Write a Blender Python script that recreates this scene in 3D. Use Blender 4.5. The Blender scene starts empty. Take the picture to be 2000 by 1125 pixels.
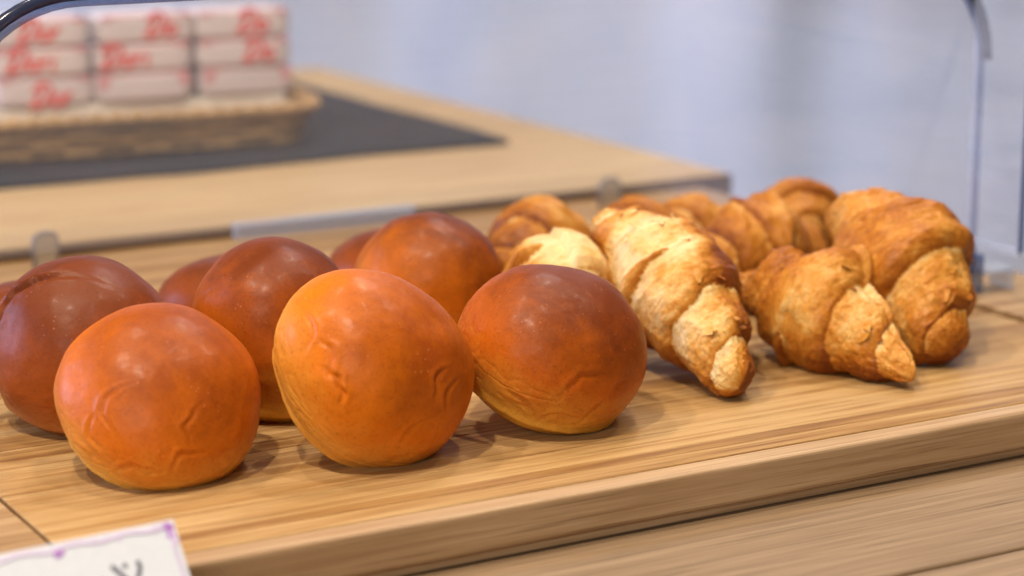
import bpy, bmesh, math, random
import numpy as np
from mathutils import Vector, Matrix

R = math.radians
scene = bpy.context.scene
COL = scene.collection

# ------------------------------------------------------------------ camera
# table top is z = 0, serving board centred on the origin, metres
CAM = Vector((-0.53, -0.99, 0.302))
cam_d = bpy.data.cameras.new('camera')
cam = bpy.data.objects.new('camera', cam_d)
COL.objects.link(cam)
cam.location = CAM
PITCH = math.atan(1002 / 4404.0)
cam.rotation_euler = (R(90) - PITCH, 0, R(-30))
cam_d.sensor_width = 36
cam_d.lens = 79.27
cam_d.clip_start = 0.02
cam_d.clip_end = 60
cam_d.dof.use_dof = True
cam_d.dof.focus_distance = 0.965
cam_d.dof.aperture_fstop = 5.8
scene.camera = cam

# ------------------------------------------------------------------ world + lamps
world = bpy.data.worlds.new('World')
scene.world = world
world.use_nodes = True
world.node_tree.nodes['Background'].inputs[0].default_value = (0.80, 0.88, 1.0, 1)
world.node_tree.nodes['Background'].inputs[1].default_value = 0.045


def lamp(name, kind, loc, energy, color, target=(0, 0, 0), **kw):
    d = bpy.data.lights.new(name, kind)
    d.energy = energy
    d.color = color
    for k, v in kw.items():
        setattr(d, k, v)
    o = bpy.data.objects.new(name, d)
    COL.objects.link(o)
    o.location = loc
    v = Vector(target) - Vector(loc)
    o.rotation_euler = v.to_track_quat('-Z', 'Y').to_euler()
    return o


WARM = (1.0, 0.84, 0.66)
for i, (x, y, e) in enumerate([(-1.05, -0.05, 19), (-0.35, 0.42, 10), (0.15, -0.45, 10), (0.60, 0.40, 12), (1.10, -0.15, 9), (-0.80, -0.65, 28)]):
    lamp('ceiling_spot', 'SPOT', (x, y, 1.75), e * 3.35, WARM, (0.0, 0.0, 0), shadow_soft_size=0.032,
         spot_size=R(95), spot_blend=0.6)
# big cool window to the left of the counter, and an added fill light from behind the camera
lamp('window_light', 'AREA', (-2.1, 1.5, 0.55), 70, (0.50, 0.60, 1.0), (-0.1, 0, 0.06), shape='RECTANGLE', size=1.6, size_y=1.2)
lamp('front_fill', 'AREA', (-1.75, -1.75, 0.95), 27, (1.0, 0.91, 0.82), (0, 0, 0), shape='RECTANGLE', size=1.3, size_y=0.9)

# unseen area light added to brighten the curtain
lamp('curtain_fill', 'AREA', (1.3, 1.3, 2.3), 46, (0.86, 0.90, 1.0), (1.6, 2.2, 0.0), shape='RECTANGLE', size=1.0, size_y=0.6)

vs = scene.view_settings
vs.view_transform = 'Standard'
vs.look = 'None'
vs.exposure = -0.06
vs.gamma = 1.0
vs.use_curve_mapping = False
scene.cycles.use_denoising = True
scene.cycles.max_bounces = 10
scene.cycles.transparent_max_bounces = 24
scene.cycles.caustics_reflective = False
scene.cycles.caustics_refractive = False

# ------------------------------------------------------------------ helpers
rng = np.random.RandomState(7)
RT = np.array([0.8660254, -0.5, 0.0])                 # screen right, up, toward viewer (for leaning things)
UP = np.array([0.11092539, 0.1921284, 0.97508063])
TO = -np.array([0.48754032, 0.8444446, -0.22185077])


def _hash(ix, iy, iz, seed):
    h = (ix * 374761393 + iy * 668265263 + iz * 2147483647 + seed * 974711) & 0xffffffff
    h = ((h ^ (h >> 13)) * 1274126177) & 0xffffffff
    h = ((h ^ (h >> 16)) * 2246822519) & 0xffffffff
    return ((h ^ (h >> 15)) & 0xffff) / 65535.0 * 2 - 1


def vnoise(P, seed=0):
    P = np.asarray(P, dtype=float)
    i = np.floor(P).astype(np.int64)
    f = P - i
    f = f * f * f * (f * (f * 6 - 15) + 10)
    out = 0
    for dx in (0, 1):
        wx = f[:, 0] if dx else 1 - f[:, 0]
        for dy in (0, 1):
            wy = f[:, 1] if dy else 1 - f[:, 1]
            for dz in (0, 1):
                wz = f[:, 2] if dz else 1 - f[:, 2]
                out = out + wx * wy * wz * _hash(i[:, 0] + dx, i[:, 1] + dy, i[:, 2] + dz, seed)
    return out


def fbm(P, seed=0, octs=4, gain=0.5):
    a, s, t = 1.0, 0.0, 0.0
    P = np.asarray(P, dtype=float)
    for o in range(octs):
        s = s + a * vnoise(P * (2.03 ** o) + 17.3 * o, seed + o)
        t += a
        a *= gain
    return s / t


def mesh_obj(name, verts, faces, mat, parent=None, smooth=True, attrs=None, uv=None):
    me = bpy.data.meshes.new(name)
    me.from_pydata([tuple(map(float, v)) for v in verts], [], [tuple(map(int, f)) for f in faces])
    if smooth:
        me.polygons.foreach_set('use_smooth', [True] * len(me.polygons))
    for k, v in (attrs or {}).items():
        a = me.attributes.new(k, 'FLOAT', 'POINT')
        a.data.foreach_set('value', np.asarray(v, dtype=np.float32))
    if uv is not None:
        l = me.uv_layers.new(name='UVMap')
        idx = np.empty(len(me.loops), dtype=np.int32)
        me.loops.foreach_get('vertex_index', idx)
        l.data.foreach_set('uv', np.asarray(uv, dtype=np.float32)[idx].ravel())
    me.update()
    if mat:
        me.materials.append(mat)
    o = bpy.data.objects.new(name, me)
    COL.objects.link(o)
    o.parent = parent
    return o


def bm_obj(name, bm, mat, parent=None, smooth=False):
    me = bpy.data.meshes.new(name)
    bmesh.ops.recalc_face_normals(bm, faces=bm.faces)
    bm.to_mesh(me)
    bm.free()
    if smooth:
        me.polygons.foreach_set('use_smooth', [True] * len(me.polygons))
    me.materials.append(mat)
    o = bpy.data.objects.new(name, me)
    COL.objects.link(o)
    o.parent = parent
    return o


def box(name, lo, hi, mat, parent=None, bevel=0.0, seg=2):
    lo, hi = Vector(lo), Vector(hi)
    bm = bmesh.new()
    bmesh.ops.create_cube(bm, size=1)
    for v in bm.verts:
        v.co = Vector((v.co.x * (hi.x - lo.x), v.co.y * (hi.y - lo.y), v.co.z * (hi.z - lo.z)))
    if bevel:
        bmesh.ops.bevel(bm, geom=bm.edges[:], offset=bevel, segments=seg, affect='EDGES', profile=0.5)
    o = bm_obj(name, bm, mat, parent, smooth=False)
    o.location = (lo + hi) / 2
    return o


def empty(name, loc=(0, 0, 0), rz=0.0):
    o = bpy.data.objects.new(name, None)
    o.empty_display_size = 0.05
    COL.objects.link(o)
    o.location = loc
    o.rotation_euler = (0, 0, rz)
    return o


def tag(o, label=None, cat=None, group=None, kind=None):
    if label:
        o['label'] = label
    if cat:
        o['category'] = cat
    if group:
        o['group'] = group
    if kind:
        o['kind'] = kind
    return o


def grid_faces(nu, nv, wrap_v=True):
    f = []
    for i in range(nu - 1):
        for j in range(nv if wrap_v else nv - 1):
            j2 = (j + 1) % nv
            f.append((i * nv + j, i * nv + j2, (i + 1) * nv + j2, (i + 1) * nv + j))
    return f


def tube(path, rad, ns=8, closed=False, flat=1.0, upv=(0, 0, 1)):
    P = np.asarray(path, dtype=float)
    n = len(P)
    T = np.gradient(P, axis=0) if not closed else np.roll(P, -1, 0) - np.roll(P, 1, 0)
    T /= np.linalg.norm(T, axis=1)[:, None] + 1e-12
    U = np.asarray(upv, float)[None, :] - (T @ np.asarray(upv, float))[:, None] * T
    bad = np.linalg.norm(U, axis=1) < 1e-3
    U[bad] = np.cross(T[bad], np.array([1.0, 0, 0]))
    U /= np.linalg.norm(U, axis=1)[:, None]
    S = np.cross(T, U)
    rad = np.broadcast_to(np.asarray(rad, float), (n,))
    a = np.linspace(0, 2 * np.pi, ns, endpoint=False)
    V = P[:, None, :] + rad[:, None, None] * (np.cos(a)[None, :, None] * S[:, None, :] + flat * np.sin(a)[None, :, None] * U[:, None, :])
    V = V.reshape(-1, 3)
    F = grid_faces(n, ns)
    if closed:
        for j in range(ns):
            F.append(((n - 1) * ns + j, (n - 1) * ns + (j + 1) % ns, (j + 1) % ns, j))
    else:
        F.append(tuple(range(ns))[::-1])
        F.append(tuple((n - 1) * ns + j for j in range(ns)))
    return V, F


# ------------------------------------------------------------------ node helpers
class NT:
    def __init__(self, name):
        self.m = bpy.data.materials.new(name)
        self.m.use_nodes = True
        self.t = self.m.node_tree
        self.b = self.t.nodes['Principled BSDF']
        self.out = self.t.nodes['Material Output']

    def n(self, typ, **kw):
        nd = self.t.nodes.new(typ)
        for k, v in kw.items():
            if k.startswith('i_'):
                key = k[2:]
                key = int(key) if key.isdigit() else key.replace('_', ' ')
                nd.inputs[key].default_value = v
            else:
                setattr(nd, k, v)
        return nd

    def l(self, a, b):
        self.t.links.new(a, b)

    def ramp(self, fac, stops):
        r = self.n('ShaderNodeValToRGB')
        els = r.color_ramp.elements
        while len(els) < len(stops):
            els.new(0.5)
        for e, (p, c) in zip(els, stops):
            e.position = p
            e.color = tuple(c) + (1,) if len(c) == 3 else c
        self.l(fac, r.inputs[0])
        return r.outputs[0]

    def math(self, op, a, b=None, clamp=False):
        m = self.n('ShaderNodeMath', operation=op, use_clamp=clamp)
        for i, x in enumerate((a, b)):
            if x is None:
                continue
            if isinstance(x, (int, float)):
                m.inputs[i].default_value = x
            else:
                self.l(x, m.inputs[i])
        return m.outputs[0]

    def mix(self, fac, a, b, blend='MIX'):
        m = self.n('ShaderNodeMix', data_type='RGBA', blend_type=blend)
        for i, x in ((0, fac), (6, a), (7, b)):
            if isinstance(x, (int, float)):
                m.inputs[i].default_value = x
            elif isinstance(x, tuple):
                m.inputs[i].default_value = x + (1,) if len(x) == 3 else x
            else:
                self.l(x, m.inputs[i])
        return m.outputs[2]

    def bump(self, h, strength=0.3, dist=0.001, normal=None):
        b = self.n('ShaderNodeBump')
        b.inputs['Strength'].default_value = strength
        b.inputs['Distance'].default_value = dist
        self.l(h, b.inputs['Height'])
        if normal is not None:
            self.l(normal, b.inputs['Normal'])
        self.l(b.outputs[0], self.b.inputs['Normal'])
        return b.outputs[0]

    def coords(self, kind='Object', scale=(1, 1, 1), random_shift=False):
        tc = self.n('ShaderNodeTexCoord')
        mp = self.n('ShaderNodeMapping')
        mp.inputs['Scale'].default_value = scale
        self.l(tc.outputs[kind], mp.inputs[0])
        if random_shift:
            oi = self.n('ShaderNodeObjectInfo')
            mu = self.n('ShaderNodeVectorMath', operation='SCALE')
            mu.inputs[0].default_value = (37.0, 53.0, 71.0)
            self.l(oi.outputs['Random'], mu.inputs['Scale'])
            self.l(mu.outputs[0], mp.inputs['Location'])
        return mp.outputs[0]

    def noise(self, vec, scale, detail=4, rough=0.55, dist=0.0):
        nz = self.n('ShaderNodeTexNoise')
        nz.inputs['Scale'].default_value = scale
        nz.inputs['Detail'].default_value = detail
        nz.inputs['Roughness'].default_value = rough
        nz.inputs['Distortion'].default_value = dist
        self.l(vec, nz.inputs['Vector'])
        return nz.outputs['Fac']


def plain(name, col, rough=0.6, spec=0.4):
    k = NT(name)
    k.b.inputs['Base Color'].default_value = tuple(col) + (1,)
    k.b.inputs['Roughness'].default_value = rough
    k.b.inputs['Specular IOR Level'].default_value = spec
    v = k.coords('Object')
    nz = k.noise(v, 60, 3)
    c = k.mix(k.math('MULTIPLY', nz, 0.25), tuple(col), tuple(x * 0.7 for x in col))
    k.l(c, k.b.inputs['Base Color'])
    return k.m


def wood(name, pale, mid, dark, grain=1.0, rough=0.5, spec=0.35, rnd=0.25, bump=0.25, nodes=False, pores=0.5, con=0.17):
    k = NT(name)
    v1 = k.coords('Object', (9.0, 230 * grain, 230 * grain), True)
    v2 = k.coords('Object', (12.0, 900 * grain, 900 * grain), True)
    v3 = k.coords('Object', (1.0, 6, 6), True)
    a = k.noise(v1, 1.0, 5, 0.6, 0.3)
    b = k.noise(v2, 1.0, 3, 0.6)
    c3 = k.noise(v3, 2.0, 2, 0.5)
    oi = k.n('ShaderNodeObjectInfo')
    t = k.math('ADD', k.math('MULTIPLY', a, 0.75), k.math('MULTIPLY', b, 0.35))
    t = k.math('ADD', t, k.math('MULTIPLY', k.math('SUBTRACT', oi.outputs['Random'], 0.5), rnd))
    t = k.math('ADD', t, k.math('MULTIPLY', k.math('SUBTRACT', c3, 0.5), 0.25))
    col = k.ramp(t, [(0.53 - con, dark), (0.53, mid), (0.53 + con, pale)])
    v5 = k.coords('Object', (5.0, 420 * grain, 420 * grain), True)
    ln_ = k.ramp(k.noise(v5, 1.0, 2, 0.5, 0.2), [(0.34, (1, 1, 1)), (0.42, (0, 0, 0))])
    col = k.mix(k.math('MULTIPLY', ln_, pores * 1.3, True), col, tuple(0.5 * x + 0.5 * y for x, y in zip(dark, mid)))
    # fine dark pores
    p = k.ramp(b, [(0.30, (1, 1, 1)), (0.40, (0, 0, 0))])
    col = k.mix(k.math('MULTIPLY', p, pores), col, tuple(x * 0.45 for x in dark))
    if nodes:                                         # bamboo nodes: short pale/brown bars across a strip
        v4 = k.coords('Object', (1, 0.35, 0.35), True)
        vo = k.n('ShaderNodeTexVoronoi', feature='F1')
        vo.inputs['Scale'].default_value = 7.0
        k.l(v4, vo.inputs['Vector'])
        ring = k.ramp(vo.outputs['Distance'], [(0.0, (1, 1, 1)), (0.035, (0.7, 0.7, 0.7)), (0.07, (0, 0, 0))])
        col = k.mix(k.math('MULTIPLY', ring, 0.55), col, tuple(x * 0.75 for x in mid))
    k.l(col, k.b.inputs['Base Color'])
    k.b.inputs['Specular IOR Level'].default_value = spec
    rr = k.math('ADD', k.math('MULTIPLY', a, 0.18), rough - 0.09)
    k.l(rr, k.b.inputs['Roughness'])
    k.bump(t, bump, 0.0006)
    return k.m


M = {}
M['bamboo'] = wood('bamboo', (0.46, 0.295, 0.125), (0.345, 0.192, 0.064), (0.21, 0.097, 0.028), 0.9, 0.48, 0.35, 0.20, 0.30, True, 0.55, 0.135)
M['bamboo_edge'] = wood('bamboo_edge', (0.50, 0.345, 0.205), (0.40, 0.26, 0.14), (0.27, 0.155, 0.075), 1.0, 0.5, 0.35, 0.2, 0.35, False, 0.6)
M['bamboo_end'] = wood('bamboo_end', (0.42, 0.275, 0.14), (0.33, 0.20, 0.088), (0.21, 0.11, 0.042), 0.8, 0.5, 0.35, 0.2, 0.2, False, 0.3)
M['groove'] = wood('groove', (0.20, 0.10, 0.045), (0.13, 0.06, 0.028), (0.08, 0.035, 0.016), 1.0, 0.7, 0.2)
M['table'] = wood('table_oak', (0.29, 0.20, 0.12), (0.225, 0.148, 0.083), (0.14, 0.086, 0.046), 0.7, 0.55, 0.3, 0.12, 0.25, False, 0.5)
M['rear'] = wood('rear_pine', (0.47, 0.33, 0.165), (0.41, 0.27, 0.125), (0.33, 0.205, 0.085), 0.35, 0.55, 0.3, 0.1, 0.15, False, 0.2)


def crust(name, top, side, low, tone=0.0, seed=0.0):
    """shiny egg-washed crust; 'bake' runs 0 at the pale foot to 1 at the crown"""
    k = NT(name)
    at = k.n('ShaderNodeAttribute', attribute_name='bake')
    v = k.coords('Object', (1, 1, 1))
    n1 = k.noise(v, 20, 6, 0.62, 0.5)
    n2 = k.noise(v, 150, 5, 0.65)
    n3 = k.noise(v, 700, 3, 0.6)
    t = k.math('ADD', at.outputs['Fac'], k.math('MULTIPLY', k.math('SUBTRACT', n1, 0.5), 0.60))
    t = k.math('ADD', t, k.math('MULTIPLY', k.math('SUBTRACT', n2, 0.5), 0.26))
    t = k.math('ADD', t, tone)
    mid = tuple(0.5 * (a + b) for a, b in zip(top, side))
    col = k.ramp(t, [(0.10, low), (0.33, tuple(0.42 * a + 0.58 * b for a, b in zip(low, side))), (0.57, side), (0.80, mid), (1.0, top)])
    # tiny pale blisters
    vo = k.n('ShaderNodeTexVoronoi', feature='F1')
    vo.inputs['Scale'].default_value = 330
    vo.inputs['Randomness'].default_value = 1.0
    k.l(v, vo.inputs['Vector'])
    sp = k.ramp(vo.outputs['Distance'], [(0.11, (1, 1, 1)), (0.20, (0, 0, 0))])
    gate = k.ramp(k.noise(v, 70, 2), [(0.48, (0, 0, 0)), (0.68, (1, 1, 1))])
    sp = k.math('MULTIPLY', sp, gate)
    # fine dark mottling
    col = k.mix(k.ramp(n3, [(0.52, (0, 0, 0)), (0.75, (0.35, 0.35, 0.35))]), col, tuple(x * 0.55 for x in top))
    col = k.mix(k.math('MULTIPLY', sp, 0.20), col, tuple(min(1, x * 1.6 + 0.12) for x in side))
    k.l(col, k.b.inputs['Base Color'])
    k.l(k.math('ADD', k.math('MULTIPLY', n2, 0.30), 0.30), k.b.inputs['Roughness'])
    k.b.inputs['Specular IOR Level'].default_value = 0.17
    k.b.inputs['Coat Weight'].default_value = 0.05
    k.b.inputs['Coat Roughness'].default_value = 0.22
    k.b.inputs['Subsurface Weight'].default_value = 0.06
    k.b.inputs['Subsurface Radius'].default_value = (1.0, 0.35, 0.1)
    k.b.inputs['Subsurface Scale'].default_value = 0.004
    h = k.math('ADD', k.math('MULTIPLY', n2, 0.45), k.math('MULTIPLY', n3, 0.30))
    h = k.math('ADD', h, k.math('MULTIPLY', sp, 0.4))
    k.bump(h, 0.30, 0.0009)
    return k.m


M['roll_orange'] = crust('roll_crust_orange', (0.25, 0.048, 0.004), (0.54, 0.128, 0.005), (0.72, 0.36, 0.055), -0.02)
M['roll_gold'] = crust('roll_crust_gold', (0.30, 0.058, 0.004), (0.62, 0.160, 0.005), (0.74, 0.36, 0.060), -0.04)
M['roll_amber'] = crust('roll_crust_amber', (0.17, 0.036, 0.005), (0.56, 0.140, 0.006), (0.74, 0.38, 0.07), 0.06)
M['roll_brown'] = crust('roll_crust_brown', (0.16, 0.032, 0.005), (0.45, 0.100, 0.005), (0.70, 0.36, 0.05), 0.08)
M['roll_chestnut'] = crust('roll_crust_chestnut', (0.16, 0.034, 0.006), (0.34, 0.072, 0.007), (0.46, 0.17, 0.04), 0.16)


def pastry(name, tone=0.0):
    k = NT(name)
    at = k.n('ShaderNodeAttribute', attribute_name='bake')
    v = k.coords('Object', (1, 1, 1), True)
    vu = k.coords('UV', (60, 5, 1), True)
    n1 = k.noise(v, 55, 5, 0.62, 0.8)
    n2 = k.noise(v, 260, 5, 0.65, 0.4)
    n3 = k.noise(vu, 1.0, 4, 0.6, 0.8)
    n4 = k.noise(v, 120, 2, 0.5, 2.0)
    n5 = k.noise(v, 230, 2, 0.5, 2.5)
    f1 = k.ramp(n4, [(0.500, (0, 0, 0)), (0.515, (1, 1, 1)), (0.62, (0.3, 0.3, 0.3)), (0.635, (1, 1, 1))])   # lifted paper-thin flakes
    f2 = k.ramp(n5, [(0.53, (0, 0, 0)), (0.55, (1, 1, 1))])
    t = k.math('ADD', at.outputs['Fac'], k.math('MULTIPLY', k.math('SUBTRACT', n1, 0.5), 0.85))
    t = k.math('ADD', t, k.math('MULTIPLY', k.math('SUBTRACT', n2, 0.5), 0.35))
    t = k.math('ADD', t, k.math('MULTIPLY', k.math('SUBTRACT', n3, 0.5), 0.40))
    t = k.math('SUBTRACT', t, k.math('MULTIPLY', f1, 0.06))
    t = k.math('SUBTRACT', t, k.math('MULTIPLY', f2, 0.07))
    t = k.math('ADD', t, tone - 0.02)
    col = k.ramp(t, [(0.0, (0.76, 0.58, 0.30)), (0.22, (0.70, 0.45, 0.16)), (0.42, (0.60, 0.27, 0.045)),
                     (0.68, (0.43, 0.145, 0.014)), (1.0, (0.20, 0.050, 0.008))])
    k.l(col, k.b.inputs['Base Color'])
    k.l(k.math('ADD', k.math('MULTIPLY', n2, 0.35), 0.26), k.b.inputs['Roughness'])
    k.b.inputs['Specular IOR Level'].default_value = 0.14
    k.b.inputs['Coat Weight'].default_value = 0.14
    k.b.inputs['Coat Roughness'].default_value = 0.30
    k.b.inputs['Subsurface Weight'].default_value = 0.08
    k.b.inputs['Subsurface Radius'].default_value = (1.0, 0.5, 0.2)
    k.b.inputs['Subsurface Scale'].default_value = 0.004
    h = k.math('ADD', k.math('MULTIPLY', n2, 0.5), k.math('MULTIPLY', n3, 0.5))
    h = k.math('ADD', h, k.math('ADD', k.math('MULTIPLY', f1, 0.35), k.math('MULTIPLY', f2, 0.22)))
    k.bump(h, 0.62, 0.0013)
    return k.m


M['pastry'] = pastry('flaky_pastry')


def plastic(name, tint, haze, gloss_rough=0.03, fres=1.45, hazecol=(0.75, 0.8, 0.9)):
    k = NT(name)
    k.t.nodes.remove(k.b)
    tr = k.n('ShaderNodeBsdfTransparent')
    tr.inputs[0].default_value = tuple(tint) + (1,)
    gl = k.n('ShaderNodeBsdfGlossy')
    gl.inputs['Roughness'].default_value = gloss_rough
    df = k.n('ShaderNodeBsdfDiffuse')
    df.inputs[0].default_value = tuple(hazecol) + (1,)
    lw = k.n('ShaderNodeLayerWeight')
    lw.inputs[0].default_value = 0.5
    frf = k.math('ADD', k.math('MULTIPLY', k.math('POWER', lw.outputs['Facing'], 5.0), 0.7), ((fres - 1) / (fres + 1)) ** 2)
    m1 = k.n('ShaderNodeMixShader')
    v = k.coords('Object', (5, 5, 90))
    nz = k.noise(v, 1.0, 5, 0.7)
    k.l(k.math('MULTIPLY', k.math('ADD', nz, 0.4), haze), m1.inputs[0])
    k.l(tr.outputs[0], m1.inputs[1])
    k.l(df.outputs[0], m1.inputs[2])
    m2 = k.n('ShaderNodeMixShader')
    k.l(frf, m2.inputs[0])
    k.l(m1.outputs[0], m2.inputs[1])
    k.l(gl.outputs[0], m2.inputs[2])
    k.l(m2.outputs[0], k.out.inputs[0])
    return k.m


M['clear'] = plastic('clear_plastic', (0.96, 0.97, 0.99), 0.155, 0.03, 1.45, (0.68, 0.78, 0.96))
M['clear_edge'] = plastic('clear_plastic_edge', (0.52, 0.58, 0.72), 0.15, 0.06, 1.5, (0.35, 0.42, 0.6))
M['clear_rim'] = plastic('dark_plastic_rim', (0.16, 0.18, 0.25), 0.25, 0.15, 1.45, (0.10, 0.12, 0.2))
M['clear_thick'] = plastic('clear_plastic_thick', (0.86, 0.90, 0.96), 0.34, 0.08, 1.5, (0.72, 0.80, 0.95))
M['tab'] = plastic('frosted_tab_plastic', (0.80, 0.78, 0.74), 0.62, 0.10, 1.5, (0.62, 0.54, 0.42))
M['tab_edge'] = plastic('tab_edge_plastic', (0.62, 0.62, 0.66), 0.45, 0.10, 1.5, (0.45, 0.42, 0.42))

# ------------------------------------------------------------------ the setting
M['floor'] = plain('floor_vinyl', (0.50, 0.53, 0.60), 0.7)
M['wall'] = plain('wall_paint', (0.60, 0.70, 0.82), 0.8)
tag(mesh_obj('floor', [(-6, -5, -0.75), (8, -5, -0.75), (8, 9, -0.75), (-6, 9, -0.75)], [(0, 1, 2, 3)], M['floor'], smooth=False), kind='structure')
box('wall', (-6, 5.0, -0.75), (9, 5.15, 2.6), M['wall'])
tag(bpy.data.objects['wall'], kind='structure')

# pale curtain hanging behind the counter, in soft folds
kc = NT('curtain_cloth')
nzc = kc.noise(kc.coords('Object', (1, 1, 1)), 2.6, 3, 0.55, 0.8)
kc.l(kc.ramp(nzc, [(0.3, (0.60, 0.64, 0.72)), (0.5, (0.72, 0.735, 0.79)), (0.7, (0.84, 0.80, 0.80))]), kc.b.inputs['Base Color'])
kc.b.inputs['Roughness'].default_value = 0.9
kc.b.inputs['Sheen Weight'].default_value = 0.2
nu, nv = 150, 60
X, Z = np.meshgrid(np.linspace(0.0, 3.2, nu), np.linspace(-0.75, 1.3, nv), indexing='ij')
xs = X - 0.35 * (Z + 0.2) ** 2
dep = 0.025 * np.sin(xs * 15 + 1.2 * np.sin(xs * 4.1)) + 0.05 * np.sin(xs * 6.3 + 0.6) + 0.008 * np.sin(xs * 31 + Z * 2)
Yc = 2.35 - 0.35 * (X - 0.4) + dep * (0.8 + 0.4 * np.sin(Z * 2))
cv = np.stack([X + 0.02 * dep, Yc, Z], -1).reshape(-1, 3)
cur = mesh_obj('curtain', cv, grid_faces(nu, nv, False), kc.m)
cur.modifiers.new('thickness', 'SOLIDIFY').thickness = 0.004
tag(cur, 'pale grey lavender cloth hanging in soft folds behind the counter', 'curtain')

# ------------------------------------------------------------------ tables
def table(name, x0, x1, ys, ztop, th, mat, label, cat, legs=True):
    root = empty(name, ((x0 + x1) / 2, (ys[0] + ys[-1]) / 2, ztop - th))
    bpy.context.view_layer.update()
    off = Vector(root.location)
    for a, b in zip(ys[:-1], ys[1:]):
        o = box('plank', (x0, a + 0.0011, ztop - th), (x1, b - 0.0011, ztop), mat, root, 0.0016, 3)
        o.location -= off
    return tag(root, label, cat)


t = table('counter', -0.95, 0.43, [-0.75, -0.349, -0.05, 0.284], 0.0, 0.03, M['table'],
          'brown wood grain counter with a dark seam under the bamboo board', 'counter')
t2 = table('side_table', -0.95, 0.388, [0.292, 0.50, 0.73, 0.975], 0.0285, 0.05, M['rear'],
           'light tan wood table behind the cover, carrying mat and basket', 'table')
M['front_shade'] = wood('front_shade_brown', (0.22, 0.145, 0.09), (0.17, 0.105, 0.062), (0.12, 0.07, 0.04), 1.0, 0.7, 0.15)  # dark brown strip paints in the shade on the table's front face
o = box('front_shade_strip', (-0.95, 0.2865, -0.0215), (0.386, 0.2918, 0.0282), M['front_shade'], t2, 0.001)
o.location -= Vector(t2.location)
M['leg'] = plain('table_leg_paint', (0.55, 0.56, 0.6), 0.5)
for root, xs_, ys_ in ((t, (-0.9, 0.36), (-0.68, 0.2)), (t2, (-0.9, 0.32), (0.33, 0.9))):
    for x in xs_:
        for y in ys_:
            o = box('leg', (x - .025, y - .025, -0.75), (x + .025, y + .025, -0.03 if root is t else -0.0215), M['leg'], root, 0.004)
            o.location -= Vector(root.location)

# ------------------------------------------------------------------ bamboo serving board
ZB = 0.022
board = empty('serving_board', (0, 0, 0.003))
tag(board, 'bamboo serving board with grooves, holding rolls and croissants', 'board')
BX0, BX1, BY0, BY1 = -0.352, 0.356, -0.2580, 0.284


def bchild(o):
    o.location -= Vector((0, 0, 0.003))
    o.parent = board
    return o


bchild(box('base', (BX0 + .004, BY0 + .004, 0.0035), (BX1 - .004, BY1 - .004, ZB - 0.006), M['groove']))
bchild(box('plinth', (BX0 + .003, BY0 + .0028, 0.0004), (BX1 - .003, BY1 - .003, 0.0043), M['bamboo_edge'], None, 0.0006))
GXL, GXR, GWL, GW = -0.279, 0.281, 0.0009, 0.0045
GYB = 0.205
yy = BY0
widths = []
rr = random.Random(5)
first = True
while yy < BY1 - 0.006:
    w = 0.0125 if first else rr.choice([0.0085, 0.0105, 0.0125, 0.015])
    w = min(w, BY1 - yy)
    z0 = 0.0045 if first or yy + w >= BY1 - 1e-4 else ZB - 0.010
    dz = 0.0 if first else rr.uniform(-0.00012, 0.00012)
    bev = 0.0018 if first else 0.00035
    if first:
        bchild(box('strip', (BX0, yy, z0), (BX1, yy + w - 0.00008, ZB), M['bamboo_edge'], None, bev, 3))
    else:
        a, b = yy + 0.00004, yy + w - 0.00004
        bchild(box('strip', (GXL + GWL, a, z0), (GXR - GW, b, ZB + dz), M['bamboo'], None, bev, 1))
        bchild(box('end_strip', (BX0, a, z0), (GXL - GWL, b, ZB + dz * .5), M['bamboo_end'], None, bev, 1))
        bchild(box('end_strip', (GXR + GW, a, z0), (BX1, b, ZB + dz * .5), M['bamboo_end'], None, bev, 1))
    first = False
    yy += w
# ------------------------------------------------------------------ bread rolls
def frame(axis, hint=(0.3, 0.2, 0.1)):
    z = np.asarray(axis, float)
    z /= np.linalg.norm(z)
    x = np.asarray(hint, float) - z * (z @ np.asarray(hint, float))
    x /= np.linalg.norm(x)
    return np.stack([x, np.cross(z, x), z], 1)        # columns


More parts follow.
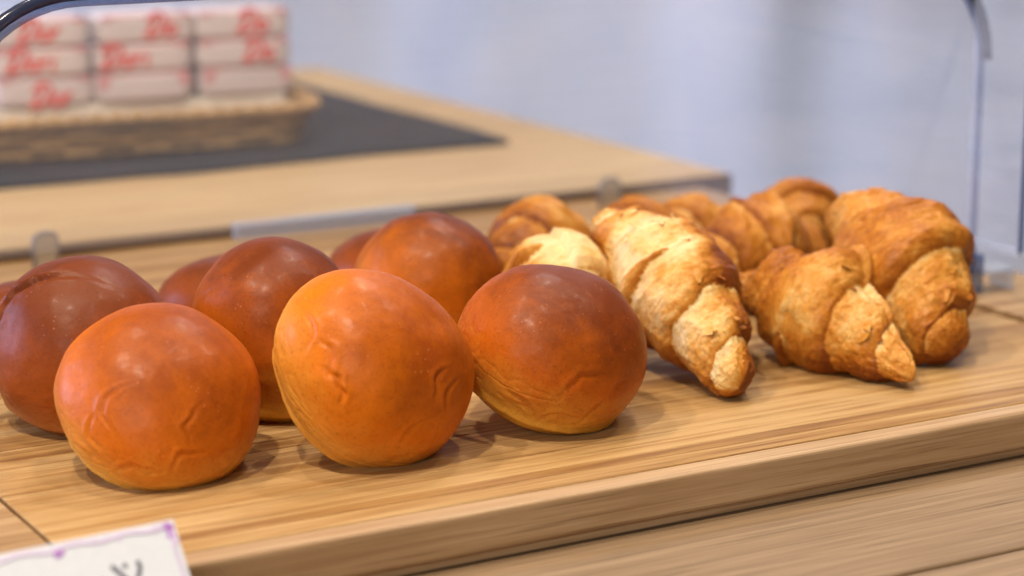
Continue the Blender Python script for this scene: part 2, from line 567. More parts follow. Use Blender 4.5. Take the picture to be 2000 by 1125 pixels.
def make_roll(pos, axis, rad, ht, hb, mat, seed, label, creases=(), ell=(1.0, 0.0), rest=None):
    """pos: centre of the widest ring; axis: where the crown points"""
    NU, NV = (220, 330) if creases and seed <= 3 else (110, 150)
    ph = np.linspace(math.pi / 2, -math.pi / 2, NU)
    th = np.linspace(0, 2 * math.pi, NV, endpoint=False)
    PH, TH = np.meshgrid(ph, th, indexing='ij')
    PH, TH = PH.ravel(), TH.ravel()
    s, c = np.sin(PH), np.cos(PH)
    rho = np.where(s > 0, np.abs(c) ** 0.93, np.abs(c) ** 0.62)
    zz = np.where(s > 0, ht * np.abs(s) ** 1.0, -hb * np.minimum(1, 1.18 * np.abs(s)) ** 1.15)
    er = 1 + (ell[0] - 1) * np.cos(TH - ell[1]) ** 2
    P = np.stack([rad * rho * np.cos(TH) * er, rad * rho * np.sin(TH) * er, zz], 1)
    N = np.stack([c * np.cos(TH), c * np.sin(TH), s * 1.1], 1)
    N /= np.linalg.norm(N, axis=1)[:, None]
    sd = seed * 31.7
    lump = fbm(P * 15 + sd, seed, 3) * 0.0050
    fine = fbm(P * 95 + sd, seed + 5, 3) * 0.00035
    # wrinkled band above the foot
    band = np.exp(-((PH + 0.15) / 0.42) ** 2)
    wr = 1 - np.abs(fbm(np.stack([np.cos(TH) * 3.2 + sd, np.sin(TH) * 3.2, PH * 5.5], 1), seed + 9, 3)) * 3.2
    wr = np.clip(wr, 0, 1) ** 3
    disp = lump + fine - wr * band * 0.0004
    # foot ring: slight lip where the roll sat on the tin
    disp += 0.0012 * np.exp(-((PH + 0.62) / 0.08) ** 2) * (1 + 0.5 * fbm(np.stack([np.cos(TH) * 4, np.sin(TH) * 4, PH * 0 + sd], 1), seed + 3, 2))
    B = frame(axis)
    P = P + N * disp[:, None]
    W = P @ B.T
    WN = N @ B.T
    # folded creases in the crust, placed on the side that faces the shopper
    for (a, b, ang, ln, wd, dp) in creases:
        cpt = RT * a + UP * b + TO * math.sqrt(max(0.05, 1 - a * a - b * b))
        i0 = np.argmax((W / np.linalg.norm(W, axis=1)[:, None]) @ (cpt / np.linalg.norm(cpt)))
        q = W - W[i0]
        n0 = WN[i0]
        e1 = RT * math.cos(ang) + UP * math.sin(ang)
        e1 = e1 - n0 * (e1 @ n0)
        e1 /= np.linalg.norm(e1)
        e2 = np.cross(n0, e1)
        x, y, z = q @ e1, q @ e2, q @ n0
        if dp < 0.002:
            wd = wd * 0.80
            ln = ln * 0.72
        y = y + 3.5 * x * x / max(ln, 1e-4) * 0.12 + 0.0007 * np.sin(x / ln * 2.3 + seed * 1.7 + a * 9) + 0.0012 * vnoise(np.stack([x * 260 + a * 50, x * 0, x * 0 + b * 30], 1), seed)
        env = np.exp(-(x / ln) ** 4) * (np.abs(z) < 0.03)
        d = -dp * np.exp(-(y / wd) ** 2) + 0.75 * dp * np.exp(-((y - 1.9 * wd) / (1.3 * wd)) ** 2) + 0.25 * dp * np.exp(-((y + 2.2 * wd) / (1.6 * wd)) ** 2)
        W = W + WN * (d * env * (1.0 if dp > 0.002 else 0.42))[:, None]
    # soft dough sags into a wider contact patch
    zlo = W[:, 2].min() + (0.0038 if seed <= 2 else 0.0022)
    W[:, 2] = np.where(W[:, 2] < zlo, zlo - 0.08 * (zlo - W[:, 2]), W[:, 2])
    bake = np.clip((PH + 0.62) / (math.pi / 2 + 0.35), -0.1, 1.0) ** 0.9 if False else np.clip((np.sin(PH) * ht * (s > 0) + zz * (s <= 0) + hb * 0.62) / (ht + hb * 0.62), 0, 1) ** 0.8
    F = [f[::-1] for f in grid_faces(NU, NV)]
    o = mesh_obj('bread_roll', W, F, mat, attrs={'bake': bake})
    pos = np.array(pos, float)
    if rest is not None:                               # drop the roll until it rests on the board
        pos[2] = rest - W[:, 2].min()
    o.location = pos
    tag(o, label, 'bread roll', 'round bread rolls on the left half of the board')
    return o


def ax(r, u, t):
    return RT * r + UP * u + TO * t


ROLLS = [
    # pos, axis(screen right, up, toward), rad, ht, hb, mat, seed, label, creases
    ((-0.208, -0.141, 0.055), ax(0.18, 0.72, 0.60), 0.0435, 0.037, 0.0205, 'roll_orange', 1,
     'glossy orange roll at the front left, nearest the white card',
     [(-0.38, 0.05, 1.35, 0.012, 0.0016, 0.0016), (-0.52, -0.25, 1.75, 0.010, 0.0015, 0.0013), (0.42, -0.15, 1.5, 0.011, 0.0014, 0.0012),
      (-0.12, -0.50, 0.12, 0.012, 0.0014, 0.0012), (-0.42, -0.58, -0.5, 0.012, 0.0014, 0.0012), (0.34, -0.42, 0.45, 0.009, 0.0014, 0.0012), (-0.62, -0.38, -0.6, 0.009, 0.0013, 0.001)]),
    ((-0.1245, -0.165, 0.059), ax(0.58, 0.50, 0.64), 0.0420, 0.039, 0.0215, 'roll_gold', 2,
     'golden orange roll tipped up on its side, middle of the front row',
     [(-0.26, 0.12, -1.25, 0.011, 0.0017, 0.0018), (-0.20, -0.08, -0.95, 0.010, 0.0017, 0.0018), (-0.14, -0.2, -1.45, 0.007, 0.0015, 0.0015),
      (0.72, -0.10, 0.9, 0.009, 0.0014, 0.0013), (0.80, -0.22, 1.1, 0.009, 0.0014, 0.0013), (0.48, -0.55, 0.6, 0.010, 0.0015, 0.0012), (-0.45, 0.35, -1.4, 0.012, 0.0016, 0.0012)]),
    ((-0.033, -0.163, 0.057), ax(0.34, 0.82, 0.44), 0.0410, 0.039, 0.022, 'roll_brown', 3,
     'reddish brown roll with yellow foot, right end of the front row',
     [(-0.30, -0.42, -0.8, 0.009, 0.0015, 0.0015), (-0.22, -0.55, -1.2, 0.008, 0.0014, 0.0013), (0.30, -0.22, 0.35, 0.014, 0.0018, 0.0013),
      (0.05, -0.62, 0.2, 0.012, 0.0014, 0.0012), (0.45, -0.55, 0.5, 0.010, 0.0014, 0.0012), (0.68, -0.35, 0.7, 0.009, 0.0014, 0.0011)]),
    ((-0.2120, -0.060, 0.056), ax(-0.08, 0.85, 0.5), 0.0415, 0.043, 0.027, 'roll_chestnut', 4,
     'dark chestnut roll with a split crease on its crown, behind the front left roll',
     [(-0.66, 0.56, 0.80, 0.026, 0.0016, 0.0025)]),
    ((-0.130, -0.083, 0.056), ax(0.1, 0.9, 0.42), 0.0378, 0.046, 0.028, 'roll_brown', 5,
     'dark brown roll behind and between the front left and tipped golden rolls',
     [(-0.80, 0.30, 1.0, 0.016, 0.0018, 0.0018)]),
    ((-0.018, -0.018, 0.060), ax(0.3, 0.85, 0.25), 0.0390, 0.040, 0.024, 'roll_amber', 6,
     'golden roll with a browned right shoulder, behind the reddish brown front roll',
     [(-0.32, 0.0, 1.3, 0.008, 0.0013, 0.0009)]),
    ((-0.199, 0.043, 0.052), ax(0.0, 1.0, 0.1), 0.042, 0.027, 0.016, 'roll_brown', 7,
     'brown roll mostly hidden at the far left edge behind the split roll', []),
    ((-0.091, 0.045, 0.05), ax(0.0, 1.0, 0.1), 0.042, 0.027, 0.016, 'roll_chestnut', 8,
     'hidden brown roll peeking out between the split roll and the dark brown roll', []),
    ((0.008, 0.059, 0.05), ax(0.0, 1.0, 0.1), 0.042, 0.027, 0.016, 'roll_chestnut', 9,
     'hindmost brown roll, a sliver showing between two domed rolls', []),
]
for p, a_, r_, ht, hb, m_, sd, lab, cr in ROLLS:
    make_roll(p, a_, r_, ht, hb, M[m_], sd, lab, cr, ell=(1.04, sd * 0.8), rest=ZB - 0.0006)


# ------------------------------------------------------------------ croissants
def make_croissant(p0, p1, bend, rmax, label, seed, turns=3.0, pale=None, pale_amt=0.0, tone=0.45, twist=0.0,
                   blunt=0.30, bumps=(), flakes=0, flip=1, brown=None):
    NU, NV = (260, 190) if flakes else (190, 130)
    p0, p1, bend = (np.asarray(v, float) for v in (p0, p1, bend))
    mid = (p0 + p1) / 2
    u = np.sin(np.linspace(-math.pi / 2, math.pi / 2, NU) * 0.999)
    u = 0.55 * u + 0.45 * np.linspace(-1, 1, NU)
    U, TH = np.meshgrid(u, np.linspace(0, 2 * math.pi, NV, endpoint=False), indexing='ij')
    U, TH = U.ravel(), TH.ravel()
    L = np.linalg.norm(p1 - p0) / 2
    # rolled triangle of dough: layer k covers |u| < w_k
    ph = ((flip * TH + twist) / (2 * math.pi)) % 1.0
    n = turns
    wob = 0.055 * fbm(np.stack([np.cos(TH) * 1.6 + seed, np.sin(TH) * 1.6, U * 2.5], 1), seed + 2, 2)
    au = np.abs(U) + wob * (1 - np.abs(U)) * 1.5
    lay = np.zeros_like(U)
    emin = np.full_like(U, 9.0)
    dmin = np.full_like(U, 9.0)
    for k in range(-1, int(math.ceil(n))):
        w = 1 - (ph + k) / n
        d = w - au
        lay += np.where(d > 0, 1 - np.exp(-np.maximum(d, 0) / 0.032), 0) * (1 + 0.25 * np.exp(-((d - 0.12) / 0.09) ** 2))
        lay += 0.10 * np.exp(-((d - 0.012) / 0.012) ** 2)
        emin = np.where(d <= 0, np.minimum(emin, -d), emin)
        dmin = np.where(d > 0, np.minimum(dmin, d), dmin)
    lay = lay / (n + 1)
    env = (1 - (1 - blunt) * np.abs(U) ** 1.5)
    cap = np.sqrt(np.clip(1 - np.clip((np.abs(U) - 0.90) / 0.10, 0, 1) ** 2.4, 0, 1))
    r = rmax * env * (0.48 + 0.545 * lay) * cap
    axis = (p1 - p0) / (2 * L)
    z0 = np.array([0, 0, 1.0])
    side = np.cross(z0, axis)
    side /= np.linalg.norm(side)
    upv = np.cross(axis, side)
    rad = np.cos(TH)[:, None] * side + np.sin(TH)[:, None] * upv
    spine = mid + axis * (U * L)[:, None] + bend[None, :] * (1 - U ** 2)[:, None]
    P = spine + rad * r[:, None]
    sd = seed * 13.7
    q = P * 1.0
    disp = fbm(q * 30 + sd, seed, 2) * 0.0020 + fbm(q * 110 + sd, seed + 4, 3) * 0.0008
    ridged = 1 - np.abs(fbm(np.stack([U * 16 + sd, np.cos(TH) * 2.0, np.sin(TH) * 2.0], 1), seed + 8, 3)) * 2.5
    disp += np.clip(ridged, 0, 1) ** 2 * 0.0007
    plate = fbm(np.stack([U * 9 + sd, np.cos(TH) * 2.6, np.sin(TH) * 2.6], 1), seed + 31, 3)
    for lv in (-0.18, 0.02, 0.2):
        disp += 0.00035 * np.clip((plate - lv) / 0.025, 0, 1)
    for (bu, bdir, amp, wu) in bumps:
        bd = np.asarray(bdir, float)
        bd /= np.linalg.norm(bd)
        disp += amp * np.exp(-((U - bu) / wu) ** 2) * np.clip(rad @ bd, 0, 1) ** 3
    P = P + rad * (disp * np.clip(cap, 0.15, 1))[:, None]
    ang_mod = 0.5 + 0.5 * fbm(np.stack([np.cos(TH) * 1.5 + sd, np.sin(TH) * 1.5, U * 3], 1), seed + 21, 2) * 1.6
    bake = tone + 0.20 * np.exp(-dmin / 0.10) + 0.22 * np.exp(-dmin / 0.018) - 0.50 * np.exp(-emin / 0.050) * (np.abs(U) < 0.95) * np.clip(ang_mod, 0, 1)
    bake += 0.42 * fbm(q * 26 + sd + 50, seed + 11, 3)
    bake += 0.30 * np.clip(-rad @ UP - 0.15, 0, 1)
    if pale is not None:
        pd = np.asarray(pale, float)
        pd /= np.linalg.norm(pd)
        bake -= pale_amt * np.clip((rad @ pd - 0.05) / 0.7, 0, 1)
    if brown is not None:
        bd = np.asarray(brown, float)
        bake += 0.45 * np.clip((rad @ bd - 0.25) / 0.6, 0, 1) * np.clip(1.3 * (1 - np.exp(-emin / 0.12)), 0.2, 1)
    base = np.array([mid[0], mid[1], ZB])
    zmin = P[:, 2].min()
    P = P - base
    P[:, 2] = np.maximum(P[:, 2], -0.0004 + 0.0 * P[:, 2])        # flattened where it sat on the tray
    F = grid_faces(NU, NV)
    root = empty('croissant', tuple(base))
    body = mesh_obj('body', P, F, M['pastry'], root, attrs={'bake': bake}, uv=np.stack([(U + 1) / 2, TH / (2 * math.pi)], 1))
    rn = random.Random(seed)
    vis = np.where((rad @ (UP * 0.7 + TO * 0.6) > 0.45) & (np.abs(U) < 0.8) & (emin < 0.5) & (dmin < 0.12))[0]
    for i in range(flakes if len(vis) else 0):
        j = rn.choice(list(vis))
        c = P[j] + rad[j] * 0.0006
        e1 = np.cross(rad[j], [rn.uniform(-1, 1), rn.uniform(-1, 1), rn.uniform(-1, 1)])
        e1 /= np.linalg.norm(e1)
        e2 = np.cross(rad[j], e1)
        s1, s2 = rn.uniform(.002, .0055), rn.uniform(.0012, .0026)
        ang = np.linspace(0, 2 * math.pi, 9, endpoint=False)
        fl = [c + e1 * s1 * math.cos(a) * rn.uniform(.6, 1.15) + e2 * s2 * math.sin(a) * rn.uniform(.6, 1.15) + rad[j] * (0.0012 * math.cos(a) + 0.0006 * rn.random()) for a in ang]
        bot = [p - rad[j] * 0.00035 for p in fl]
        nn = len(fl)
        fc = [tuple(range(nn)), tuple(range(2 * nn - 1, nn - 1, -1))] + [(a, nn + a, nn + (a + 1) % nn, (a + 1) % nn) for a in range(nn)]
        mesh_obj('flake', fl + bot, fc, M['pastry'], root, smooth=False, attrs={'bake': [float(bake[j]) - 0.05] * (2 * nn)})
    tag(root, label, 'croissant', 'croissants on the right half of the board')
    return root


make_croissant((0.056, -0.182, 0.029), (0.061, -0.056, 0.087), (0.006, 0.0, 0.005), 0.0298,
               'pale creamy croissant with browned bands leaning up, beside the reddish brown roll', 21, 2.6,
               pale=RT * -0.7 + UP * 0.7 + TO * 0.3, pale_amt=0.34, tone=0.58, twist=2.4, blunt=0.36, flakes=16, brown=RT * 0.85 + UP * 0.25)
make_croissant((0.1385, -0.206, 0.0285), (0.119, -0.088, 0.055), (0.004, 0.006, 0.005), 0.0285,
               'golden croissant with two knobbly bumps on top, second from the right in front', 22, 2.6,
               tone=0.54, twist=4.1, blunt=0.13, bumps=((0.50, UP, 0.009, 0.15), (0.02, UP * 0.7 + RT * 0.7, 0.009, 0.13)), flakes=12)
make_croissant((0.178, -0.184, 0.031), (0.193, -0.084, 0.086), (0.006, 0.0, 0.004), 0.0330,
               'large brown croissant propped up at the right end of the row', 23, 2.0,
               tone=0.60, twist=0.8, blunt=0.46, flakes=7)
make_croissant((0.015, -0.112, 0.044), (0.036, -0.028, 0.062), (0, 0, 0.005), 0.0260,
               'pale cream croissant half hidden behind the reddish brown roll', 24, 2.0,
               pale=RT * 0.6 + UP * 0.8, pale_amt=0.45, tone=0.70, twist=4.6, blunt=0.5)
make_croissant((0.048, 0.030, 0.042), (0.125, 0.066, 0.048), (0, 0, 0.004), 0.0270,
               'brown croissant at the back beside the golden roll', 25, 2.2, tone=0.60, twist=1.0, blunt=0.5)
make_croissant((0.105, 0.018, 0.046), (0.178, 0.046, 0.046), (0, 0, 0.003), 0.0250,
               'dark brown croissant seen just above the tip of the pale leaning one', 26, 2.2, tone=0.63, twist=3.0, blunt=0.5)
make_croissant((0.128, -0.030, 0.046), (0.222, -0.026, 0.046), (0, 0, 0.004), 0.0280,
               'knobbly brown croissant lying sideways behind the two-bump croissant', 27, 2.6, tone=0.60, twist=5.0, blunt=0.45,
               bumps=((0.2, UP + TO, 0.008, 0.15), (-0.3, UP, 0.006, 0.15)))
make_croissant((0.230, -0.006, 0.046), (0.256, 0.052, 0.050), (0, 0, 0.003), 0.0250,
               'orange brown croissant at the back next to the large propped one', 28, 2.0, tone=0.56, twist=2.2, blunt=0.5)
make_croissant((0.160, 0.050, 0.042), (0.226, 0.064, 0.042), (0, 0, 0.003), 0.0230,
               'hindmost orange croissant, a sliver above the knobbly brown one', 29, 2.2, tone=0.56, twist=1.2, blunt=0.5)

# ------------------------------------------------------------------ clear roll-top cover
XL, XR, ZT, CR, Z0, YF = -0.2630, 0.2995, 0.2065, 0.057, ZB + 0.010, -0.060
cover = empty('display_cover', (0, 0, ZB))
tag(cover, 'clear plastic food cover with dark rim, open toward the front', 'cover')


def arch(inset=0.0, nseg=10, z0=Z0):
    xl, xr, zt = XL + inset, XR - inset, ZT - inset
    r = max(CR - inset * 0.6, 0.01)
    pts = [(xr, z0), (xr, (z0 + zt) / 2)]
    for i in range(nseg + 1):
        a = math.pi / 2 * i / nseg
        pts.append((xr - r + r * math.cos(a), zt - r + r * math.sin(a)))
    pts.append(((xl + xr) / 2, zt))
    for i in range(nseg + 1):
        a = math.pi / 2 + math.pi / 2 * i / nseg
        pts.append((xl + r + r * math.cos(a), zt - r + r * math.sin(a)))
    pts += [(xl, (z0 + zt) / 2), (xl, z0)]
    return pts


def cadd(o):
    o.location = Vector(o.location) - Vector((0, 0, ZB))
    o.parent = cover
    return o


rings = [(YF, 0.0), (0.05, 0.0), (0.20, 0.0), (0.222, 0.003), (0.238, 0.010), (0.248, 0.022), (0.252, 0.036)]
V, F = [], []
for y, ins in rings:
    pts = arch(ins)
    npt = len(pts)
    V += [(x, y, z) for x, z in pts]
for i in range(len(rings) - 1):
    for j in range(npt - 1):
        a = i * npt + j
        F.append((a, a + 1, a + npt + 1, a + npt))
F.append(tuple(range((len(rings) - 1) * npt, len(rings) * npt)))
cadd(mesh_obj('shell', V, F, M['clear']))
rp = [(x, YF - 0.0005, z) for x, z in arch(-0.001, 14)]
Vt, Ft = tube(rp, 0.0021, 10, upv=(0, 1, 0))
cadd(mesh_obj('rim', Vt, Ft, M['clear_edge']))
# thick dark lip along the arch of the rim (shoulders and top)
lip = [(x, YF - 0.001, z) for x, z in arch(-0.0045, 14) if z > 0.150]
Vt, Ft = tube(lip, 0.0029, 10, upv=(0, 1, 0))
cadd(mesh_obj('lip', Vt, Ft, M['clear_rim']))
# front end panel on the right, its lower edge clear of the board
cadd(box('end_panel', (0.2905, -0.107, 0.056), (0.2925, YF - 0.004, 0.19), M['clear']))
cadd(box('end_edge', (0.2900, -0.1092, 0.054), (0.2930, -0.1071, 0.19), M['clear_edge'], None, 0.0006))
cadd(box('end_edge', (0.2898, -0.1070, 0.0515), (0.2932, YF - 0.004, 0.0558), M['clear_thick'], None, 0.0006))
# pivot bracket
cadd(box('bracket', (0.2935, -0.066, ZB + .0005), (0.3050, -0.054, Z0 + 0.012), M['clear_edge'], None, 0.001))
cadd(box('bracket', (0.3052, -0.068, Z0), (0.3260, -0.050, Z0 + 0.003), M['clear_thick'], None, 0.0008))
cadd(box('bracket', (0.3230, -0.068, ZB + .0005), (0.3260, -0.050, Z0 - 0.0003), M['clear_thick'], None, 0.0008))
cadd(box('bracket', (-0.2780, -0.066, ZB + .0005), (-0.2645, -0.054, Z0 + 0.012), M['clear_edge'], None, 0.001))
# back tabs and handle
def arch_tab(cx, y, w, z0, z1):
    pts = []
    r = w * 0.35
    pts.append((cx + w / 2, z0))
    for i in range(7):
        a = math.pi / 2 * i / 6
        pts.append((cx + w / 2 - r + r * math.cos(a), z1 - r + r * math.sin(a)))
    for i in range(7):
        a = math.pi / 2 + math.pi / 2 * i / 6
        pts.append((cx - w / 2 + r + r * math.cos(a), z1 - r + r * math.sin(a)))
    pts.append((cx - w / 2, z0))
    n = len(pts)
    V = [(x, y, z) for x, z in pts] + [(x, y + 0.0028, z) for x, z in pts]
    F = [tuple(range(n)), tuple(range(2 * n - 1, n - 1, -1))] + [(i, n + i, n + (i + 1) % n, (i + 1) % n) for i in range(n)]
    t_ = cadd(mesh_obj('back_tab', V, F, M['tab'], smooth=False))
    Vt, Ft = tube([(x, y + 0.0014, z) for x, z in pts], 0.0016, 8, upv=(0, 1, 0))
    e = mesh_obj('tab_edge', Vt, Ft, M['tab_edge'], t_)
    return t_


arch_tab(-0.1232, 0.2555, 0.0135, ZB + 0.0005, 0.0425)
arch_tab(0.2650, 0.2555, 0.0145, ZB + 0.0005, 0.0400)
cadd(box('handle', (-0.005, 0.2545, 0.0265), (0.118, 0.2605, 0.0345), M['clear_thick'], None, 0.0015))
cadd(box('handle_edge', (-0.0055, 0.2540, 0.0348), (0.1185, 0.2612, 0.0365), M['clear_thick'], None, 0.0006))

# ------------------------------------------------------------------ dark mat, basket, snack packs
ZR = 0.0285
kf = NT('slate_felt')
nf = kf.noise(kf.coords('Object'), 40, 5, 0.65)
kf.l(kf.ramp(nf, [(0.3, (0.005, 0.008, 0.016)), (0.7, (0.014, 0.017, 0.028))]), kf.b.inputs['Base Color'])
kf.b.inputs['Roughness'].default_value = 0.9
kf.b.inputs['Specular IOR Level'].default_value = 0.2
kf.bump(nf, 0.4, 0.002)
mx0, mx1, my0, my1 = -0.33, 0.312, 0.478, 0.90
per = []
for (a, b) in (((mx0, my0), (mx1, my0)), ((mx1, my0), (mx1 + .0, my1)), ((mx1, my1), (mx0, my1)), ((mx0, my1), (mx0, my0))):
    for i in range(24):
        f = i / 24
        per.append((a[0] + (b[0] - a[0]) * f, a[1] + (b[1] - a[1]) * f))
per = np.array(per)
jit = fbm(np.stack([per[:, 0] * 14, per[:, 1] * 14, per[:, 0] * 0], 1), 3, 3) * 0.009
cen = per.mean(0)
per = per + (per - cen) / np.linalg.norm(per - cen, axis=1)[:, None] * jit[:, None]
n = len(per)
V = [(x, y, ZR + 0.0004) for x, y in per] + [(x, y, ZR + 0.0042) for x, y in per]
F = [tuple(range(n - 1, -1, -1)), tuple(range(n, 2 * n))] + [(i, (i + 1) % n, n + (i + 1) % n, n + i) for i in range(n)]
tag(mesh_obj('place_mat', V, F, kf.m, smooth=False), 'dark slate grey mat lying under the wicker basket', 'mat')

BR = R(-6.5)
ZBK = ZR + 0.0046
bc = Vector((-0.010, 0.655, ZBK))
basket = empty('wicker_basket', bc, BR)
tag(basket, 'low tan wicker basket filled with white snack packs', 'basket')
kw = NT('wicker_straw')
nw = kw.noise(kw.coords('Object', (20, 20, 120)), 1.5, 4, 0.6)
kw.l(kw.ramp(nw, [(0.3, (0.18, 0.10, 0.038)), (0.5, (0.36, 0.215, 0.085)), (0.75, (0.50, 0.32, 0.14))]), kw.b.inputs['Base Color'])
kw.b.inputs['Roughness'].default_value = 0.75
kw.bump(nw, 0.5, 0.002)


def rrect(hx, hy, r, n=360):
    segs = []
    for cx, cy, a0 in ((hx - r, -hy + r, -90), (hx - r, hy - r, 0), (-hx + r, hy - r, 90), (-hx + r, -hy + r, 180)):
        for i in range(9):
            a = R(a0 + 90 * i / 8)
            segs.append((cx + r * math.cos(a), cy + r * math.sin(a)))
    segs = np.array(segs + [segs[0]])
    d = np.concatenate([[0], np.cumsum(np.linalg.norm(np.diff(segs, axis=0), axis=1))])
    s = np.linspace(0, d[-1], n, endpoint=False)
    return np.stack([np.interp(s, d, segs[:, 0]), np.interp(s, d, segs[:, 1])], 1), s


HX, HY = 0.205, 0.110
NSTK = 44
for row in range(4):
    z = 0.0045 + row * 0.0062
    p, s = rrect(HX - 0.010 + row * 0.0018, HY - 0.008 + row * 0.0016, 0.028, 440)
    per_l = s[-1] + s[1]
    ph = s / per_l * math.pi * NSTK + (math.pi if row % 2 else 0)
    nrm = np.stack([np.gradient(p[:, 1]), -np.gradient(p[:, 0])], 1)
    nrm /= np.linalg.norm(nrm, axis=1)[:, None] + 1e-9
    p2 = p + nrm * (0.0011 * np.sin(ph))[:, None]
    jz = 0.0007 * vnoise(np.stack([p[:, 0] * 60, p[:, 1] * 60, p[:, 0] * 0 + row], 1), row)
    path = np.column_stack([p2, z + jz])
    Vt, Ft = tube(path, 0.0036 + 0.0005 * np.sin(ph * 3.1), 8, closed=True)
    mesh_obj('strand', Vt, Ft, kw.m, basket)
p, s = rrect(HX + 0.002, HY + 0.002, 0.03, 440)
tw = s * 420
path = np.column_stack([p, 0.0285 + 0.0006 * np.sin(tw)])
Vt, Ft = tube(path, 0.0042 + 0.0006 * np.sin(tw), 8, closed=True)
mesh_obj('rim', Vt, Ft, kw.m, basket)
p, s = rrect(HX - 0.006, HY - 0.005, 0.028, NSTK)
for x, y in p:
    f = 1.035
    Vt, Ft = tube([(x * 0.975, y * 0.97, 0.001), (x * 0.99, y * 0.985, 0.014), (x * 1.0, y * 1.0, 0.027)], 0.0019, 6)
    mesh_obj('stake', Vt, Ft, kw.m, basket)
bo = box('floor_pad', (-HX + .014, -HY + .012, 0.0006), (HX - .014, HY - .012, 0.0165), kw.m, basket, 0.004)
box('paper_liner', (-0.035, -0.050, 0.0168), (0.196, 0.010, 0.0314), plain('liner_paper', (0.7, 0.66, 0.6), 0.8), basket, 0.003)

# snack packs
M['pack'] = plain('pack_film', (0.62, 0.56, 0.59), 0.35, 0.5)
M['red'] = plain('red_print', (0.66, 0.09, 0.09), 0.5)
M['pink'] = plain('pink_seal', (0.60, 0.30, 0.33), 0.45)


def pillow(hx, hy, hz, nu=26, nv=18):
    """soft sachet: rounded box with puffed faces"""
    V = []
    bm = bmesh.new()
    bmesh.ops.create_cube(bm, size=2)
    bmesh.ops.subdivide_edges(bm, edges=bm.edges[:], cuts=9, use_grid_fill=True)
    for v in bm.verts:
        x, y, z = v.co
        q = np.array([x, y, z])
        e = 11.0
        nrm = (abs(x) ** e + abs(y) ** e + abs(z) ** e) ** (1 / e)
        q = q / nrm * max(abs(x), abs(y), abs(z))
        puff = 1 + 0.05 * (1 - q[0] ** 2)
        v.co = Vector((q[0] * hx, q[1] * hy * puff, q[2] * hz * (0.92 + 0.08 * (1 - q[0] ** 4))))
    return bm


# brush-script strokes "Dori"; x right, y up, unit cap height
DORI = [
    [(0.42, 0.95), (0.30, 0.45), (0.10, 0.02), (-0.05, 0.10)],
    [(0.02, 0.62), (0.25, 1.00), (0.62, 0.98), (0.86, 0.66), (0.72, 0.22), (0.36, -0.02), (0.06, 0.04)],
    [(1.22, 0.50), (1.02, 0.36), (1.02, 0.10), (1.22, 0.00), (1.42, 0.14), (1.42, 0.38), (1.24, 0.52)],
    [(1.62, 0.52), (1.60, 0.25), (1.56, 0.0)],
    [(1.60, 0.28), (1.74, 0.50), (1.90, 0.50)],
    [(2.14, 0.50), (2.10, 0.22), (2.12, 0.02), (2.22, 0.02)],
    [(2.20, 0.74), (2.21, 0.80)],
]


def smooth_poly(pts, n=22):
    P = np.array(pts, float)
    if len(P) < 3:
        return P
    d = np.concatenate([[0], np.cumsum(np.linalg.norm(np.diff(P, axis=0), axis=1))])
    out = []
    Q = np.vstack([2 * P[0] - P[1], P, 2 * P[-1] - P[-2]])
    for s in np.linspace(0, len(P) - 1.0001, n):
        i = int(s)
        t_ = s - i
        a, b, c, e = Q[i], Q[i + 1], Q[i + 2], Q[i + 3]
        out.append(0.5 * ((2 * b) + (-a + c) * t_ + (2 * a - 5 * b + 4 * c - e) * t_ ** 2 + (-a + 3 * b - 3 * c + e) * t_ ** 3))
    return np.array(out)


def script(strokes, h, width, mat, parent, origin, ex, ez, ny, name='lettering', slant=0.2):
    """raised ink strokes on a surface: ribbons with a hair of thickness"""
    V, F = [], []
    for st in strokes:
        p = smooth_poly(st)
        P = [np.array(origin) + np.array(ex) * ((x + slant * y) * h) + np.array(ez) * (y * h) for x, y in p]
        Vt, Ft = tube(P, width * h * (0.75 + 0.25 * np.sin(np.linspace(0.3, 2.8, len(P)))), 8, flat=0.12, upv=ny)
        o = len(V)
        V += list(Vt)
        F += [tuple(i + o for i in f) for f in Ft]
    return mesh_obj(name, V, F, mat, parent)


